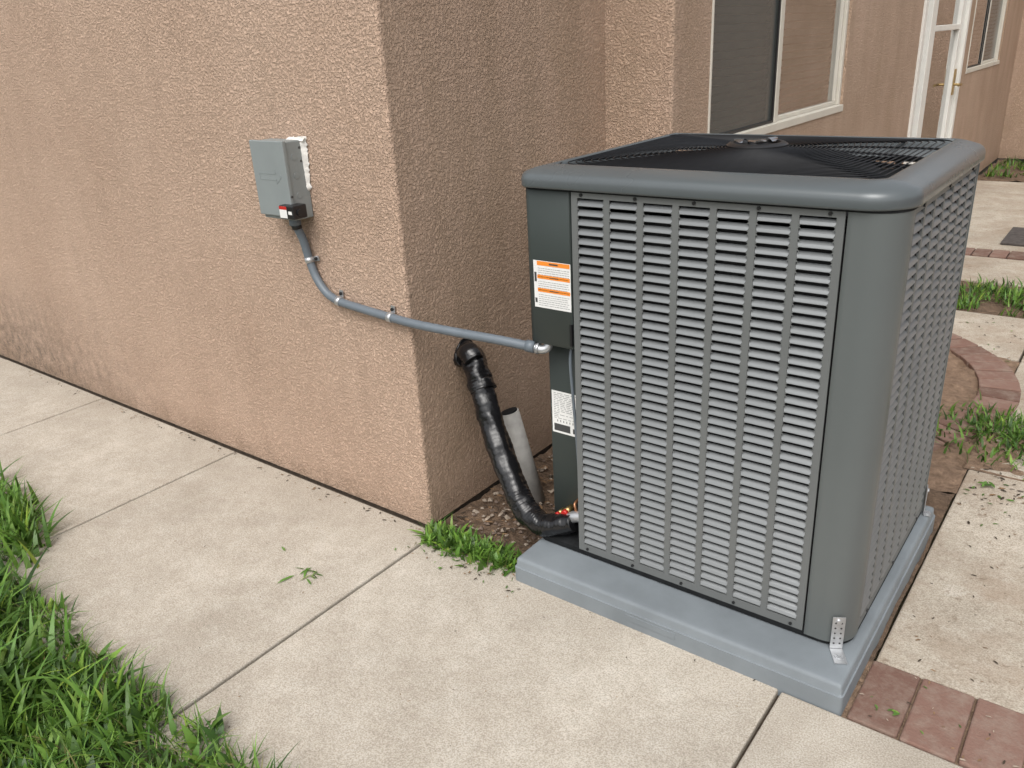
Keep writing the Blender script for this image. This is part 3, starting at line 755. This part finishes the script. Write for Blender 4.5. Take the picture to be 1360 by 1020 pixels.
# ---------------- yard fence and trees (seen in reflections) ----------------
FN=empty("garden_fence"); fm=MB(); y=-6
while y<20:
    fm.box(8.0,8.02,y,y+.135,.0,1.75+random.uniform(-.01,.01)); y+=.142
fm.box(8.02,8.06,-6,20,.3,.4); fm.box(8.02,8.06,-6,20,1.4,1.5)
fm.obj("fence_boards",M_fence,FN)
def tree(name,x,y,h,seed):
    T=empty(name); rnd=random.Random(seed)
    sweep("trunk",[(x,y,-.05),(x+.1,y,h*.25),(x,y+.1,h*.5)],lambda t:.16*(1-.5*t),M_bark,T,n=10)
    C=[]
    for k in range(7):
        a=rnd.uniform(0,6.28); rr_=rnd.uniform(.5,1.5); z=h*rnd.uniform(.55,.95)
        e=(x+rr_*math.cos(a),y+rr_*math.sin(a),z); C.append(e)
        sweep("limb_%d"%k,[(x,y+.08,h*.42),((x+e[0])/2,(y+e[1])/2,h*.5+(z-h*.5)*.4),e],lambda t:.06*(1-.8*t),M_bark,T,n=6,seg=4)
    V=[];F=[]
    for e in C:
        for _ in range(300):
            v=Vector((rnd.gauss(0,1),rnd.gauss(0,1),rnd.gauss(0,.8)))*.42+Vector(e)
            a=Vector((rnd.gauss(0,1),rnd.gauss(0,1),rnd.gauss(0,1))).normalized(); b=a.orthogonal().normalized(); s=rnd.uniform(.06,.12)
            o=len(V); V+=[v-a*s,v+b*s*.5,v+a*s,v-b*s*.5]; F.append((o,o+1,o+2,o+3))
    mobj("crown",V,F,M_tree,T)
tree("shade_tree",11,7.5,3.9,1); tree("shade_tree.001",11.5,15,4.5,2); tree("shade_tree.002",11,1.0,4.0,3)

# ---------------- light ----------------
w=bpy.data.worlds.new("World"); scene.world=w; w.use_nodes=True; nt=w.node_tree
bg=nt.nodes["Background"]; sky=nt.nodes.new("ShaderNodeTexSky"); sky.sky_type='NISHITA'; sky.sun_disc=False
SE=rad(55); AZ=(.30,-.88)
sky.sun_elevation=SE; sky.sun_rotation=math.atan2(AZ[0],AZ[1]); sky.dust_density=5; sky.ozone_density=1; sky.air_density=1
hs=nt.nodes.new("ShaderNodeHueSaturation"); hs.inputs["Saturation"].default_value=.22; hs.inputs["Value"].default_value=1.45
nt.links.new(sky.outputs[0],hs.inputs["Color"]); nt.links.new(hs.outputs[0],bg.inputs[0]); bg.inputs[1].default_value=.15
sl=bpy.data.lights.new("sun","SUN"); sl.energy=.85; sl.angle=rad(45); sl.color=(1,.97,.92)
so=bpy.data.objects.new("sun",sl); COL.objects.link(so)
h=Vector((AZ[0],AZ[1],0)).normalized(); dirv=Vector((h.x*math.cos(SE),h.y*math.cos(SE),math.sin(SE)))
so.rotation_euler=dirv.to_track_quat('Z','Y').to_euler(); so.location=(0,0,10)

# ---------------- camera ----------------
cam=bpy.data.cameras.new("camera"); cam.lens=1085/1360*36; cam.sensor_width=36; cam.clip_start=.02; cam.clip_end=400
co=bpy.data.objects.new("camera",cam); COL.objects.link(co)
R=Matrix.Rotation(rad(38.4),4,'Z')@Matrix.Rotation(rad(90-22.6),4,'X')@Matrix.Rotation(rad(-3.2),4,'Z')
co.matrix_world=Matrix.Translation((1.7165,-1.6780,1.5))@R
scene.camera=co
scene.view_settings.view_transform='Standard'; scene.view_settings.look='None'; scene.view_settings.exposure=0
